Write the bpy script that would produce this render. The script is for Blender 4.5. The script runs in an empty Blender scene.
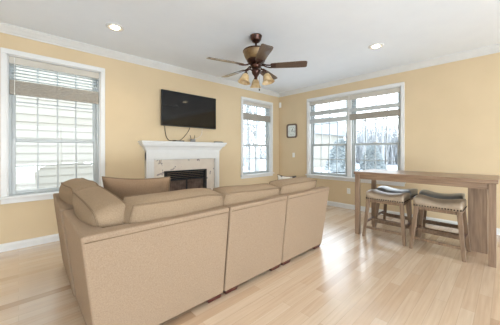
import bpy, bmesh, math, random
from mathutils import Vector, Matrix
PI = math.pi
random.seed(7)
scene = bpy.context.scene
COL = scene.collection

# ------------------------------------------------------------------ camera
YAW = math.radians(43.5)            # heading, turned from +Y towards +X
cam_d = bpy.data.cameras.new('camera')
cam = bpy.data.objects.new('camera', cam_d)
COL.objects.link(cam)
cam.location = (0, 0, 1.22)
cam.rotation_euler = (PI / 2, 0, -YAW)
cam_d.sensor_width = 36
cam_d.lens = 36 * 244 / 500
cam_d.shift_y = -11.8 / 500
cam_d.clip_start = 0.05
scene.camera = cam

# ------------------------------------------------------------------ world, lights, exposure
world = bpy.data.worlds.new('overcast_sky')
scene.world = world
world.use_nodes = True
wn = world.node_tree
bg = wn.nodes['Background']
tcw = wn.nodes.new('ShaderNodeTexCoord')
sepw = wn.nodes.new('ShaderNodeSeparateXYZ')
rampw = wn.nodes.new('ShaderNodeValToRGB')
rampw.color_ramp.elements[0].position = 0.0
rampw.color_ramp.elements[0].color = (0.95, 0.98, 1.0, 1)
rampw.color_ramp.elements[1].position = 0.9
rampw.color_ramp.elements[1].color = (0.72, 0.84, 1.0, 1)
wn.links.new(tcw.outputs['Generated'], sepw.inputs[0])
wn.links.new(sepw.outputs['Z'], rampw.inputs[0])
wn.links.new(rampw.outputs[0], bg.inputs['Color'])
bg.inputs['Strength'].default_value = 7.0

def area(name, loc, aim, sx, sy, power, color, spread=180):
    l = bpy.data.lights.new(name, 'AREA')
    l.shape = 'RECTANGLE'; l.size = sx; l.size_y = sy
    l.energy = power; l.color = color; l.spread = math.radians(spread)
    o = bpy.data.objects.new(name, l); COL.objects.link(o)
    o.location = loc
    o.rotation_euler = (Vector(aim) - Vector(loc)).to_track_quat('-Z', 'Y').to_euler()
    return o
# unseen fill lamps added behind the camera to brighten the room and ceiling
area('rear_fill_lamp', (0.6, -4.35, 1.25), (0.6, 4, 1.75), 4.2, 2.2, 70, (0.86, 0.94, 1.0))
area('ceiling_fill_lamp', (0.6, -4.30, 0.30), (1.4, 0.2, 2.74), 4.2, 0.9, 430, (0.84, 0.93, 1.0))
area('side_fill_lamp', (-2.85, -0.6, 1.3), (4, 0.4, 1.75), 2.6, 1.9, 10, (0.90, 0.96, 1.0))
scene.view_settings.view_transform = 'Standard'
scene.view_settings.look = 'None'
scene.view_settings.gamma = 1.0
scene.view_settings.exposure = -0.53
scene.view_settings.use_curve_mapping = False

# ------------------------------------------------------------------ helpers
def props(o, label=None, cat=None, group=None, kind=None):
    if label: o['label'] = label
    if cat: o['category'] = cat
    if group: o['group'] = group
    if kind: o['kind'] = kind
    return o

def thing(name, loc, label, cat, group=None, rz=0):
    o = bpy.data.objects.new(name, None); COL.objects.link(o)
    o.empty_display_size = 0.1
    o.location = loc; o.rotation_euler = (0, 0, rz)
    return props(o, label, cat, group)

def struct_root(name, loc, rz=0):
    o = bpy.data.objects.new(name, None); COL.objects.link(o)
    o.location = loc; o.rotation_euler = (0, 0, rz)
    return props(o, kind='structure')

def obj(name, bm, mat, parent=None, bevel=0, segs=2, smooth=False, world_verts=False, subsurf=0):
    if world_verts and parent is not None:
        bm.transform(Matrix.Translation(-Vector(parent.location)))
    bmesh.ops.recalc_face_normals(bm, faces=bm.faces[:])
    me = bpy.data.meshes.new(name)
    bm.to_mesh(me); bm.free()
    me.materials.append(mat)
    if smooth:
        for p in me.polygons: p.use_smooth = True
    o = bpy.data.objects.new(name, me); COL.objects.link(o)
    if parent is not None: o.parent = parent
    if bevel:
        m = o.modifiers.new('bevel', 'BEVEL'); m.width = bevel; m.segments = segs
        m.limit_method = 'ANGLE'; m.angle_limit = math.radians(40)
        if segs > 1:
            for p in me.polygons: p.use_smooth = True
            m.harden_normals = True
    if subsurf:
        m = o.modifiers.new('subsurf', 'SUBSURF'); m.levels = subsurf; m.render_levels = subsurf
    return o

def struct(name, bm, mat, parent=None, **k):
    o = obj(name, bm, mat, parent, **k)
    if parent is None: props(o, kind='structure')
    return o

def B(): return bmesh.new()

def hexa(bm, b, t):
    v = [bm.verts.new(p) for p in list(b) + list(t)]
    for f in ((3, 2, 1, 0), (4, 5, 6, 7), (0, 1, 5, 4), (1, 2, 6, 5), (2, 3, 7, 6), (3, 0, 4, 7)):
        bm.faces.new([v[i] for i in f])
    return v

def box(bm, lo, hi, m=None):
    x0, y0, z0 = lo; x1, y1, z1 = hi
    v = hexa(bm, [(x0, y0, z0), (x1, y0, z0), (x1, y1, z0), (x0, y1, z0)],
             [(x0, y0, z1), (x1, y0, z1), (x1, y1, z1), (x0, y1, z1)])
    if m is not None: bmesh.ops.transform(bm, matrix=m, verts=v)
    return bm

def bar(bm, p, q, w, d, w2=None, d2=None):
    """tapered square bar whose ends are level"""
    w2 = w2 or w; d2 = d2 or d
    f = lambda c, a, b: [(c[0] - a / 2, c[1] - b / 2, c[2]), (c[0] + a / 2, c[1] - b / 2, c[2]), (c[0] + a / 2, c[1] + b / 2, c[2]), (c[0] - a / 2, c[1] + b / 2, c[2])]
    hexa(bm, f(p, w, d), f(q, w2, d2))
    return bm

def lathe(bm, prof, segs=24, m=None):
    rings = []
    new = []
    for r, z in prof:
        if r < 1e-5:
            vs = [bm.verts.new((0, 0, z))]
        else:
            vs = [bm.verts.new((r * math.cos(2 * PI * k / segs), r * math.sin(2 * PI * k / segs), z)) for k in range(segs)]
        rings.append(vs); new += vs
    for a, b in zip(rings, rings[1:]):
        for k in range(segs):
            k2 = (k + 1) % segs
            if len(a) == 1 and len(b) == 1: continue
            if len(a) == 1: bm.faces.new((a[0], b[k], b[k2]))
            elif len(b) == 1: bm.faces.new((a[k], a[k2], b[0]))
            else: bm.faces.new((a[k], a[k2], b[k2], b[k]))
    if m is not None: bmesh.ops.transform(bm, matrix=m, verts=new)
    return bm

def tube(bm, pts, r, segs=8, closed=False):
    pts = [Vector(p) for p in pts]
    n = len(pts)
    rad = r if isinstance(r, (list, tuple)) else [r] * n
    rings = []
    up = Vector((0, 0, 1))
    prev = None
    for i, p in enumerate(pts):
        if closed: t = pts[(i + 1) % n] - pts[i - 1]
        else: t = pts[min(i + 1, n - 1)] - pts[max(i - 1, 0)]
        t.normalize()
        if prev is None:
            a = up if abs(t.dot(up)) < 0.9 else Vector((1, 0, 0))
            u = t.cross(a).normalized()
        else:
            u = (prev - t * prev.dot(t)).normalized()
        prev = u
        w = t.cross(u)
        rings.append([bm.verts.new(p + (u * math.cos(2 * PI * k / segs) + w * math.sin(2 * PI * k / segs)) * rad[i]) for k in range(segs)])
    for i in range(n if closed else n - 1):
        a, b = rings[i], rings[(i + 1) % n]
        for k in range(segs):
            k2 = (k + 1) % segs
            bm.faces.new((a[k], a[k2], b[k2], b[k]))
    if not closed:
        bm.faces.new(rings[0][::-1]); bm.faces.new(rings[-1])
    return bm

def copy_tree(o, parent=None):
    c = o.copy(); COL.objects.link(c)
    if parent is not None: c.parent = parent
    for ch in list(o.children): copy_tree(ch, c)
    return c

# ------------------------------------------------------------------ materials
def principled(name, color, rough=0.5, metal=0.0, spec=0.5, coat=0.0, emit=None, estr=0.0):
    m = bpy.data.materials.new(name); m.use_nodes = True
    p = m.node_tree.nodes['Principled BSDF']
    p.inputs['Base Color'].default_value = (*color, 1)
    p.inputs['Roughness'].default_value = rough
    p.inputs['Metallic'].default_value = metal
    p.inputs['Specular IOR Level'].default_value = spec
    p.inputs['Coat Weight'].default_value = coat
    if emit:
        p.inputs['Emission Color'].default_value = (*emit, 1)
        p.inputs['Emission Strength'].default_value = estr
    return m

def noisy(name, c1, c2, scale=20, rough=0.5, stretch=(1, 1, 1), bump=0.0, bscale=None, detail=4, spec=0.5, lo=0.3, hi=0.7, metal=0, coat=0):
    m = principled(name, c1, rough, metal, spec, coat)
    nt = m.node_tree; p = nt.nodes['Principled BSDF']
    tc = nt.nodes.new('ShaderNodeTexCoord'); mp = nt.nodes.new('ShaderNodeMapping')
    mp.inputs['Scale'].default_value = stretch
    nz = nt.nodes.new('ShaderNodeTexNoise'); nz.inputs['Scale'].default_value = scale; nz.inputs['Detail'].default_value = detail
    rp = nt.nodes.new('ShaderNodeValToRGB')
    rp.color_ramp.elements[0].position = lo; rp.color_ramp.elements[0].color = (*c1, 1)
    rp.color_ramp.elements[1].position = hi; rp.color_ramp.elements[1].color = (*c2, 1)
    L = nt.links.new
    L(tc.outputs['Object'], mp.inputs[0]); L(mp.outputs[0], nz.inputs['Vector']); L(nz.outputs['Fac'], rp.inputs[0])
    L(rp.outputs[0], p.inputs['Base Color'])
    if bump:
        n2 = nt.nodes.new('ShaderNodeTexNoise'); n2.inputs['Scale'].default_value = bscale or scale
        n2.inputs['Detail'].default_value = 2
        bp = nt.nodes.new('ShaderNodeBump'); bp.inputs['Strength'].default_value = bump; bp.inputs['Distance'].default_value = 0.002
        L(mp.outputs[0], n2.inputs['Vector']); L(n2.outputs['Fac'], bp.inputs['Height']); L(bp.outputs[0], p.inputs['Normal'])
    return m

def floor_material():
    m = principled('maple_strip_floor', (0.7, 0.55, 0.4), 0.2, spec=0.6, coat=1.0)
    nt = m.node_tree; p = nt.nodes['Principled BSDF']; L = nt.links.new; N = nt.nodes.new
    tc = N('ShaderNodeTexCoord')
    br = N('ShaderNodeTexBrick')
    br.offset = 0.37; br.offset_frequency = 2; br.squash = 1.0
    br.inputs['Scale'].default_value = 1.0
    br.inputs['Brick Width'].default_value = 0.95
    br.inputs['Row Height'].default_value = 0.083
    br.inputs['Mortar Size'].default_value = 0.0011
    br.inputs['Mortar Smooth'].default_value = 0.3
    br.inputs['Bias'].default_value = 0.0
    br.inputs['Color1'].default_value = (0.0, 0.0, 0.0, 1)
    br.inputs['Color2'].default_value = (1.0, 1.0, 1.0, 1)
    br.inputs['Mortar'].default_value = (0.5, 0.5, 0.5, 1)
    L(tc.outputs['Object'], br.inputs['Vector'])
    rp = N('ShaderNodeValToRGB')
    e = rp.color_ramp.elements
    e[0].position = 0.0; e[0].color = (0.500, 0.340, 0.220, 1)
    e[1].position = 1.0; e[1].color = (0.750, 0.605, 0.460, 1)
    n1 = rp.color_ramp.elements.new(0.18); n1.color = (0.665, 0.495, 0.350, 1)
    n2 = rp.color_ramp.elements.new(0.7); n2.color = (0.715, 0.560, 0.415, 1)
    L(br.outputs['Color'], rp.inputs[0])
    mp = N('ShaderNodeMapping'); mp.inputs['Scale'].default_value = (1.2, 22, 1)
    L(tc.outputs['Object'], mp.inputs[0])
    gr = N('ShaderNodeTexNoise'); gr.inputs['Scale'].default_value = 2.2; gr.inputs['Detail'].default_value = 6
    L(mp.outputs[0], gr.inputs['Vector'])
    g2 = N('ShaderNodeValToRGB')
    g2.color_ramp.elements[0].position = 0.3; g2.color_ramp.elements[0].color = (0.90, 0.87, 0.84, 1)
    g2.color_ramp.elements[1].position = 0.72; g2.color_ramp.elements[1].color = (1.03, 1.03, 1.02, 1)
    L(gr.outputs['Fac'], g2.inputs[0])
    mx = N('ShaderNodeMixRGB'); mx.blend_type = 'MULTIPLY'; mx.inputs[0].default_value = 1.0
    L(rp.outputs[0], mx.inputs[1]); L(g2.outputs[0], mx.inputs[2])
    dk = N('ShaderNodeMixRGB'); dk.blend_type = 'MIX'
    dk.inputs[2].default_value = (0.46, 0.34, 0.23, 1)
    sc = N('ShaderNodeMath'); sc.operation = 'MULTIPLY'; sc.inputs[1].default_value = 0.75
    L(br.outputs['Fac'], sc.inputs[0]); L(sc.outputs[0], dk.inputs[0]); L(mx.outputs[0], dk.inputs[1])
    L(dk.outputs[0], p.inputs['Base Color'])
    bp = N('ShaderNodeBump'); bp.invert = True; bp.inputs['Strength'].default_value = 0.25; bp.inputs['Distance'].default_value = 0.002
    L(br.outputs['Fac'], bp.inputs['Height']); L(bp.outputs[0], p.inputs['Normal'])
    p.inputs['Coat Roughness'].default_value = 0.27
    p.inputs['Coat IOR'].default_value = 1.75
    rr = N('ShaderNodeMapRange'); rr.inputs['To Min'].default_value = 0.18; rr.inputs['To Max'].default_value = 0.30
    L(gr.outputs['Fac'], rr.inputs[0]); L(rr.outputs[0], p.inputs['Roughness'])
    return m

def marble_material():
    m = principled('veined_marble', (0.8, 0.7, 0.58), 0.18)
    nt = m.node_tree; p = nt.nodes['Principled BSDF']; L = nt.links.new; N = nt.nodes.new
    tc = N('ShaderNodeTexCoord')
    n1 = N('ShaderNodeTexNoise'); n1.inputs['Scale'].default_value = 3.5; n1.inputs['Detail'].default_value = 8; n1.inputs['Distortion'].default_value = 1.6
    L(tc.outputs['Object'], n1.inputs['Vector'])
    rp = N('ShaderNodeValToRGB'); e = rp.color_ramp.elements
    e[0].position = 0.30; e[0].color = (0.74, 0.66, 0.58, 1)
    e[1].position = 0.62; e[1].color = (0.80, 0.73, 0.64, 1)
    a = e.new(0.655); a.color = (0.25, 0.22, 0.25, 1)
    b = e.new(0.70); b.color = (0.66, 0.55, 0.45, 1)
    L(n1.outputs['Fac'], rp.inputs[0]); L(rp.outputs[0], p.inputs['Base Color'])
    return m

def glass_material():
    m = bpy.data.materials.new('window_glass'); m.use_nodes = True
    nt = m.node_tree; nt.nodes.clear(); N = nt.nodes.new; L = nt.links.new
    out = N('ShaderNodeOutputMaterial'); mix = N('ShaderNodeMixShader')
    tr = N('ShaderNodeBsdfTransparent'); tr.inputs[0].default_value = (0.97, 0.985, 0.985, 1)
    gl = N('ShaderNodeBsdfGlossy'); gl.inputs['Roughness'].default_value = 0.0
    fr = N('ShaderNodeFresnel'); fr.inputs[0].default_value = 1.45
    ge = N('ShaderNodeNewGeometry'); inv = N('ShaderNodeMath'); inv.operation = 'SUBTRACT'; inv.inputs[0].default_value = 1.0
    ml = N('ShaderNodeMath'); ml.operation = 'MULTIPLY'
    L(ge.outputs['Backfacing'], inv.inputs[1]); L(inv.outputs[0], ml.inputs[0]); L(fr.outputs[0], ml.inputs[1])
    L(ml.outputs[0], mix.inputs[0]); L(tr.outputs[0], mix.inputs[1]); L(gl.outputs[0], mix.inputs[2]); L(mix.outputs[0], out.inputs[0])
    return m

def wood_material(name, c1, c2, axis='Y', rough=0.4, scale=3.0):
    st = {'X': (1.2, 18, 18), 'Y': (18, 1.2, 18), 'Z': (18, 18, 1.2)}[axis]
    return noisy(name, c1, c2, scale, rough, st, bump=0.12, bscale=scale * 2, detail=6)

def fabric_material(name, c1, c2, scale=160):
    m = noisy(name, c1, c2, scale, 0.92, (1, 1, 1), bump=0.45, bscale=scale * 2.2, detail=3, spec=0.15)
    p = m.node_tree.nodes['Principled BSDF']
    p.inputs['Sheen Weight'].default_value = 0.25
    p.inputs['Sheen Roughness'].default_value = 0.5
    p.inputs['Sheen Tint'].default_value = (*c2, 1)
    return m

M = {}
M['wall'] = noisy('cream_wall_paint', (0.640, 0.505, 0.325), (0.665, 0.525, 0.340), 3, 0.75, bump=0.05, bscale=220, spec=0.25)
M['ceiling'] = noisy('white_ceiling_paint', (0.83, 0.88, 0.94), (0.85, 0.90, 0.955), 4, 0.9, spec=0.1)
M['trim'] = noisy('white_trim_paint', (0.72, 0.72, 0.705), (0.75, 0.75, 0.735), 8, 0.38)
M['crown'] = noisy('off_white_crown_paint', (0.66, 0.66, 0.64), (0.70, 0.70, 0.68), 8, 0.5)
M['vinyl'] = noisy('backlit_grey_vinyl', (0.42, 0.445, 0.44), (0.46, 0.485, 0.48), 10, 0.35)  # white sash; its backlit grey is put into the colour
M['floor'] = floor_material()
M['glass'] = glass_material()
M['marble'] = marble_material()
M['fabric'] = fabric_material('tan_woven_upholstery', (0.272, 0.193, 0.130), (0.335, 0.246, 0.170))
M['cushion'] = fabric_material('tan_cushion_cover', (0.255, 0.180, 0.115), (0.315, 0.230, 0.152))
M['pillow'] = fabric_material('brown_pillow_cover', (0.260, 0.170, 0.105), (0.320, 0.215, 0.138))
M['piping'] = fabric_material('tan_piping', (0.20, 0.138, 0.086), (0.25, 0.178, 0.115))
M['mahogany'] = wood_material('dark_red_mahogany', (0.045, 0.008, 0.006), (0.09, 0.018, 0.012), 'X', 0.3)
M['table_y'] = wood_material('greyed_oak_long', (0.185, 0.112, 0.068), (0.315, 0.208, 0.132), 'Y', 0.33)
M['table_z'] = wood_material('greyed_oak_upright', (0.165, 0.102, 0.064), (0.285, 0.190, 0.122), 'Z', 0.45)
M['stool_wood'] = wood_material('weathered_stool_wood', (0.140, 0.085, 0.051), (0.250, 0.165, 0.102), 'Z', 0.5)
M['stool_dark'] = wood_material('dark_stretcher_wood', (0.07, 0.032, 0.020), (0.12, 0.060, 0.038), 'Y', 0.45)
M['leather'] = noisy('beige_grey_leather', (0.300, 0.228, 0.160), (0.380, 0.295, 0.212), 14, 0.34, bump=0.15, bscale=260)
M['leather_window_sheen'] = noisy('window_sheen_leather', (0.21, 0.22, 0.225), (0.30, 0.31, 0.315), 14, 0.30, bump=0.15, bscale=260)  # grey-blue window reflection on the rear seats painted into the colour
M['nail'] = principled('dark_bronze_nail', (0.045, 0.028, 0.018), 0.4, 0.5)
M['bronze'] = noisy('oil_rubbed_bronze', (0.028, 0.014, 0.010), (0.085, 0.030, 0.018), 30, 0.32, metal=0.6)
M['amber'] = noisy('amber_brown_housing', (0.15, 0.085, 0.036), (0.30, 0.195, 0.085), 18, 0.35)
M['blade'] = wood_material('walnut_fan_blade', (0.055, 0.028, 0.018), (0.105, 0.060, 0.042), 'X', 0.3)
M['blade'].node_tree.nodes['Principled BSDF'].inputs['Coat Weight'].default_value = 0.7
M['shade'] = noisy('amber_scavo_glass', (0.50, 0.33, 0.15), (0.72, 0.56, 0.33), 22, 0.3)
M['black'] = principled('black_plastic', (0.008, 0.008, 0.009), 0.35)
M['screen'] = principled('black_screen', (0.003, 0.003, 0.004), 0.06)
M['firebox'] = noisy('soot_black_metal', (0.012, 0.013, 0.017), (0.025, 0.026, 0.032), 15, 0.4, metal=0.3)
M['firebrick'] = noisy('sooty_firebrick', (0.09, 0.06, 0.05), (0.20, 0.14, 0.11), 12, 0.9)
M['cable'] = principled('black_cable', (0.02, 0.018, 0.016), 0.5)
M['white_cable'] = principled('white_cable', (0.7, 0.62, 0.56), 0.5)
M['white_plastic'] = principled('white_plastic', (0.80, 0.79, 0.75), 0.35)
M['grey_plastic'] = principled('grey_plastic', (0.25, 0.25, 0.25), 0.4)
M['blind'] = noisy('white_blind_slat', (0.74, 0.77, 0.77), (0.80, 0.83, 0.83), 6, 0.45)
_nt = M['blind'].node_tree; _mx = _nt.nodes.new('ShaderNodeMixShader'); _tl = _nt.nodes.new('ShaderNodeBsdfTranslucent')
_tl.inputs[0].default_value = (0.75, 0.80, 0.80, 1); _mx.inputs[0].default_value = 0.4
_nt.links.new(_nt.nodes['Principled BSDF'].outputs[0], _mx.inputs[1]); _nt.links.new(_tl.outputs[0], _mx.inputs[2])
_nt.links.new(_mx.outputs[0], _nt.nodes['Material Output'].inputs[0])
M['blind_backlit'] = noisy('backlit_woven_stack', (0.28, 0.25, 0.205), (0.45, 0.41, 0.35), 45, 0.7, (1, 1, 6))  # stacked white slats; their backlit brown is put into the colour
M['valance'] = noisy('cream_blind_valance', (0.54, 0.50, 0.43), (0.59, 0.55, 0.48), 5, 0.5)
M['dial'] = principled('pale_clock_dial', (0.72, 0.76, 0.72), 0.5)
M['clock_frame'] = wood_material('brown_clock_frame', (0.11, 0.070, 0.048), (0.18, 0.12, 0.085), 'Z', 0.4)
M['bulb'] = principled('lit_bulb', (1, 1, 1), 0.5, emit=(1.0, 0.84, 0.58), estr=22)
M['baffle'] = principled('warm_white_reflector', (0.80, 0.72, 0.60), 0.4)
M['snow'] = noisy('snow', (0.64, 0.66, 0.69), (0.70, 0.72, 0.74), 2, 0.9, spec=0.1)
M['siding'] = noisy('white_lap_siding', (0.36, 0.34, 0.29), (0.385, 0.36, 0.31), 3, 0.6)
M['bark'] = noisy('grey_bark', (0.30, 0.31, 0.315), (0.44, 0.45, 0.455), 9, 0.9, (1, 1, 0.2))
M['evergreen'] = noisy('dusty_evergreen', (0.24, 0.275, 0.275), (0.40, 0.43, 0.43), 6, 0.9)
M['roof'] = noisy('snow_covered_roof', (0.36, 0.38, 0.41), (0.42, 0.44, 0.46), 3, 0.9)
M['dark_glass'] = principled('dark_pane', (0.10, 0.12, 0.14), 0.1)
M['patch'] = noisy('patterned_pillow_cover', (0.05, 0.05, 0.06), (0.75, 0.72, 0.66), 9, 0.9, lo=0.46, hi=0.52)

# ------------------------------------------------------------------ room shell
XA0, XB, YA, YF, HC = -3.0, 5.055, 4.2, -4.5, 2.74
T = 0.16
WZ0, WZ1 = 0.64, 2.40                # window openings: sill and head
WINS_A = [(-0.100, 0.892), (3.753, 4.730)]
WIN_B = (1.330, 3.266)

def wall_with_holes(a0, a1, holes, fn):
    """fn(u0,u1,z0,z1,bm) adds a slab"""
    bm = B()
    cur = a0
    for u0, u1, z0, z1 in holes:
        fn(cur, u0, 0, HC, bm); fn(u0, u1, 0, z0, bm); fn(u0, u1, z1, HC, bm); cur = u1
    fn(cur, a1, 0, HC, bm)
    return bm

struct('floor', box(B(), (XA0 - T, YF - T, -0.12), (XB + T, YA + T, 0)), M['floor'])
struct('ceiling', box(B(), (XA0 - T, YF - T, HC), (XB + T, YA + T, HC + 0.14)), M['ceiling'])
struct('wall_back', wall_with_holes(XA0, XB + T, [(a, b, WZ0, WZ1) for a, b in WINS_A],
       lambda u0, u1, z0, z1, bm: box(bm, (u0, YA, z0), (u1, YA + T, z1)) if z1 > z0 else None), M['wall'])
struct('wall_right', wall_with_holes(YF, YA, [(WIN_B[0], WIN_B[1], WZ0, WZ1)],
       lambda u0, u1, z0, z1, bm: box(bm, (XB, u0, z0), (XB + T, u1, z1))), M['wall'])
struct('wall_front', wall_with_holes(XA0, XB, [(-1.6, 2.8, 0.03, 2.3)],
       lambda u0, u1, z0, z1, bm: box(bm, (u0, YF - T, z0), (u1, YF, z1))), M['wall'])
struct('wall_left', wall_with_holes(YF - T, YA + T, [(-2.0, 0.8, 0.4, 2.3)],
       lambda u0, u1, z0, z1, bm: box(bm, (XA0 - T, u0, z0), (XA0, u1, z1))), M['wall'])

def run_profile(bm, prof, p0, p1, inward):
    """extrude a (distance from wall, z) profile from p0 to p1; inward = unit vector into the room; ends mitred at 45 degrees by the profile depth when the tuple asks"""
    p0 = Vector((*p0, 0)); p1 = Vector((*p1, 0)); n = Vector((*inward, 0)); t = (p1 - p0).normalized()
    a = [bm.verts.new(p0 + n * d + t * d * 1.0 + Vector((0, 0, z))) for d, z in prof]
    b = [bm.verts.new(p1 + n * d - t * d * 1.0 + Vector((0, 0, z))) for d, z in prof]
    k = len(prof)
    for i in range(k):
        j = (i + 1) % k
        bm.faces.new((a[i], a[j], b[j], b[i]))
    bm.faces.new(a[::-1]); bm.faces.new(b)
    return bm

crown = [(0, 2.645), (0.012, 2.645), (0.014, 2.66), (0.030, 2.672), (0.050, 2.695), (0.068, 2.712), (0.072, 2.722), (0.085, 2.726), (0.085, 2.74), (0, 2.74)]
base = [(0, 0), (0.018, 0), (0.018, 0.070), (0.013, 0.083), (0.009, 0.088), (0.007, 0.094), (0, 0.094)]
runs = [((XA0, YA), (XB, YA), (0, -1)), ((XB, YA), (XB, YF), (-1, 0)), ((XB, YF), (XA0, YF), (0, 1)), ((XA0, YF), (XA0, YA), (1, 0))]
for i, (p0, p1, n) in enumerate(runs):
    struct('trim_%d' % (i + 1), run_profile(B(), crown, p0, p1, n), M['crown'])
FX0, FX1 = 1.540, 3.035              # fireplace outer width
bm = B(); run_profile(bm, base, (XA0, YA), (FX0 - 0.002, YA), (0, -1)); run_profile(bm, base, (FX1 + 0.002, YA), (XB, YA), (0, -1))
struct('baseboard_back', bm, M['trim'])
struct('baseboard_right', run_profile(B(), base, *runs[1]), M['trim'])
bm = B(); run_profile(bm, base, (XB, YF), (2.86, YF), (0, 1)); run_profile(bm, base, (-1.66, YF), (XA0, YF), (0, 1))
struct('baseboard_front', bm, M['trim'])
struct('baseboard_left', run_profile(B(), base, *runs[3]), M['trim'])

# ------------------------------------------------------------------ windows
def sash(name, x0, x1, z0, z1, y0, y1, root, cols=4, rows=2, stile=0.042, top=0.042, bot=0.042):
    bm = B()
    box(bm, (x0, y0, z0), (x0 + stile, y1, z1)); box(bm, (x1 - stile, y0, z0), (x1, y1, z1))
    box(bm, (x0 + stile, y0, z0), (x1 - stile, y1, z0 + bot)); box(bm, (x0 + stile, y0, z1 - top), (x1 - stile, y1, z1))
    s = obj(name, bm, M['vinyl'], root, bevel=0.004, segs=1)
    gx0, gx1, gz0, gz1 = x0 + stile, x1 - stile, z0 + bot, z1 - top
    bm = B(); w = 0.008; ym = (y0 + y1) / 2
    for c in range(1, cols):
        x = gx0 + (gx1 - gx0) * c / cols
        box(bm, (x - w, ym - 0.010, gz0), (x + w, ym + 0.010, gz1))
    for r in range(1, rows):
        z = gz0 + (gz1 - gz0) * r / rows
        box(bm, (gx0, ym - 0.0085, z - w), (gx1, ym + 0.0085, z + w))
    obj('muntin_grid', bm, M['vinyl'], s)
    obj('pane', box(B(), (gx0 - 0.004, ym - 0.0015, gz0 - 0.004), (gx1 + 0.004, ym + 0.0015, gz1 + 0.004)), M['glass'], s)
    return s

def window(name, origin, rz, w, units):
    """local frame: x along the wall from the opening's centre, y outwards, z up"""
    r = struct_root(name, origin, rz)
    h = w / 2; c = 0.058
    bm = B()
    box(bm, (-h - c, -0.022, WZ0 + 0.02), (-h, 0, WZ1)); box(bm, (h, -0.022, WZ0 + 0.02), (h + c, 0, WZ1))
    box(bm, (-h - c, -0.022, WZ1), (h + c, 0, WZ1 + c + 0.005))
    obj('window_casing', bm, M['trim'], r, bevel=0.006)
    bm = B()
    box(bm, (-h, 0.001, WZ0 + 0.0), (-h + 0.012, 0.15, WZ1)); box(bm, (h - 0.012, 0.001, WZ0), (h, 0.15, WZ1)); box(bm, (-h, 0.001, WZ1 - 0.012), (h, 0.15, WZ1))
    obj('window_jamb', bm, M['trim'], r)
    bm = B(); box(bm, (-h - c - 0.02, -0.055, WZ0 - 0.008), (h + c + 0.02, 0.0, WZ0 + 0.020)); box(bm, (-h, -0.001, WZ0), (h, 0.16, WZ0 + 0.020))
    obj('window_stool', bm, M['trim'], r, bevel=0.006)
    obj('window_apron', box(B(), (-h - c, -0.018, WZ0 - 0.066), (h + c, 0, WZ0 - 0.008)), M['trim'], r, bevel=0.005)
    n = units; mull = 0.085
    uw = (w - 0.024 - mull * (n - 1)) / n
    zb, zt, zm = WZ0 + 0.02, WZ1 - 0.012, 1.352
    for k in range(n):
        x0 = -h + 0.012 + k * (uw + mull); x1 = x0 + uw
        bm = B(); f = 0.026
        box(bm, (x0, 0.055, zb), (x0 + f, 0.145, zt)); box(bm, (x1 - f, 0.055, zb), (x1, 0.145, zt))
        box(bm, (x0 + f, 0.055, zt - f), (x1 - f, 0.145, zt)); box(bm, (x0 + f, 0.055, zb), (x1 - f, 0.145, zb + 0.012))
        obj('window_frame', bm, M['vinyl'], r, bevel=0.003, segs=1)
        sash('upper_sash', x0 + f, x1 - f, zm - 0.022, zt - f, 0.105, 0.138, r, stile=0.040)
        lo = sash('lower_sash', x0 + f, x1 - f, zb + 0.012, zm + 0.022, 0.066, 0.099, r, stile=0.040)
        bm = B(); box(bm, ((x0 + x1) / 2 - 0.035, 0.070, zm + 0.022), ((x0 + x1) / 2 + 0.035, 0.095, zm + 0.034)); box(bm, ((x0 + x1) / 2 - 0.010, 0.060, zm + 0.034), ((x0 + x1) / 2 + 0.030, 0.085, zm + 0.042))
        obj('sash_lock', bm, M['white_plastic'], lo, bevel=0.003, segs=1)
    for k in range(n - 1):
        x = -h + 0.012 + (k + 1) * uw + k * mull
        obj('window_mullion', box(B(), (x, 0.010, zb), (x + mull, 0.15, zt)), M['trim'], r, bevel=0.004, segs=1)
    return r

cA1 = (WINS_A[0][0] + WINS_A[0][1]) / 2; wA1 = WINS_A[0][1] - WINS_A[0][0]
cA2 = (WINS_A[1][0] + WINS_A[1][1]) / 2; wA2 = WINS_A[1][1] - WINS_A[1][0]
cB = (WIN_B[0] + WIN_B[1]) / 2; wB = WIN_B[1] - WIN_B[0]
window('window_1', (cA1, YA, 0), 0, wA1, 1)
window('window_2', (cA2, YA, 0), 0, wA2, 1)
window('window_3', (XB, cB, 0), -PI / 2, wB, 2)
# unseen glazed openings added behind the camera to light the room
def big_opening(name, origin, rz, w, z0, z1, n):
    r = struct_root(name, origin, rz)
    bm = B(); h = w / 2
    for k in range(n + 1):
        x = -h + 0.03 + (w - 0.06) * k / n
        box(bm, (x - 0.03, 0.02, z0), (x + 0.03, 0.09, z1))
    box(bm, (-h, 0.02, z1 - 0.06), (h, 0.09, z1)); box(bm, (-h, 0.02, z0), (h, 0.09, z0 + 0.07))
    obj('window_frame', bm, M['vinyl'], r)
    obj('pane', box(B(), (-h + 0.03, 0.05, z0 + 0.05), (h - 0.03, 0.054, z1 - 0.05)), M['glass'], r)
big_opening('added_window_4', (0.6, YF, 0), PI, 4.4, 0.03, 2.3, 3)
big_opening('added_window_5', (XA0, -0.6, 0), PI / 2, 2.8, 0.4, 2.3, 3)

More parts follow.
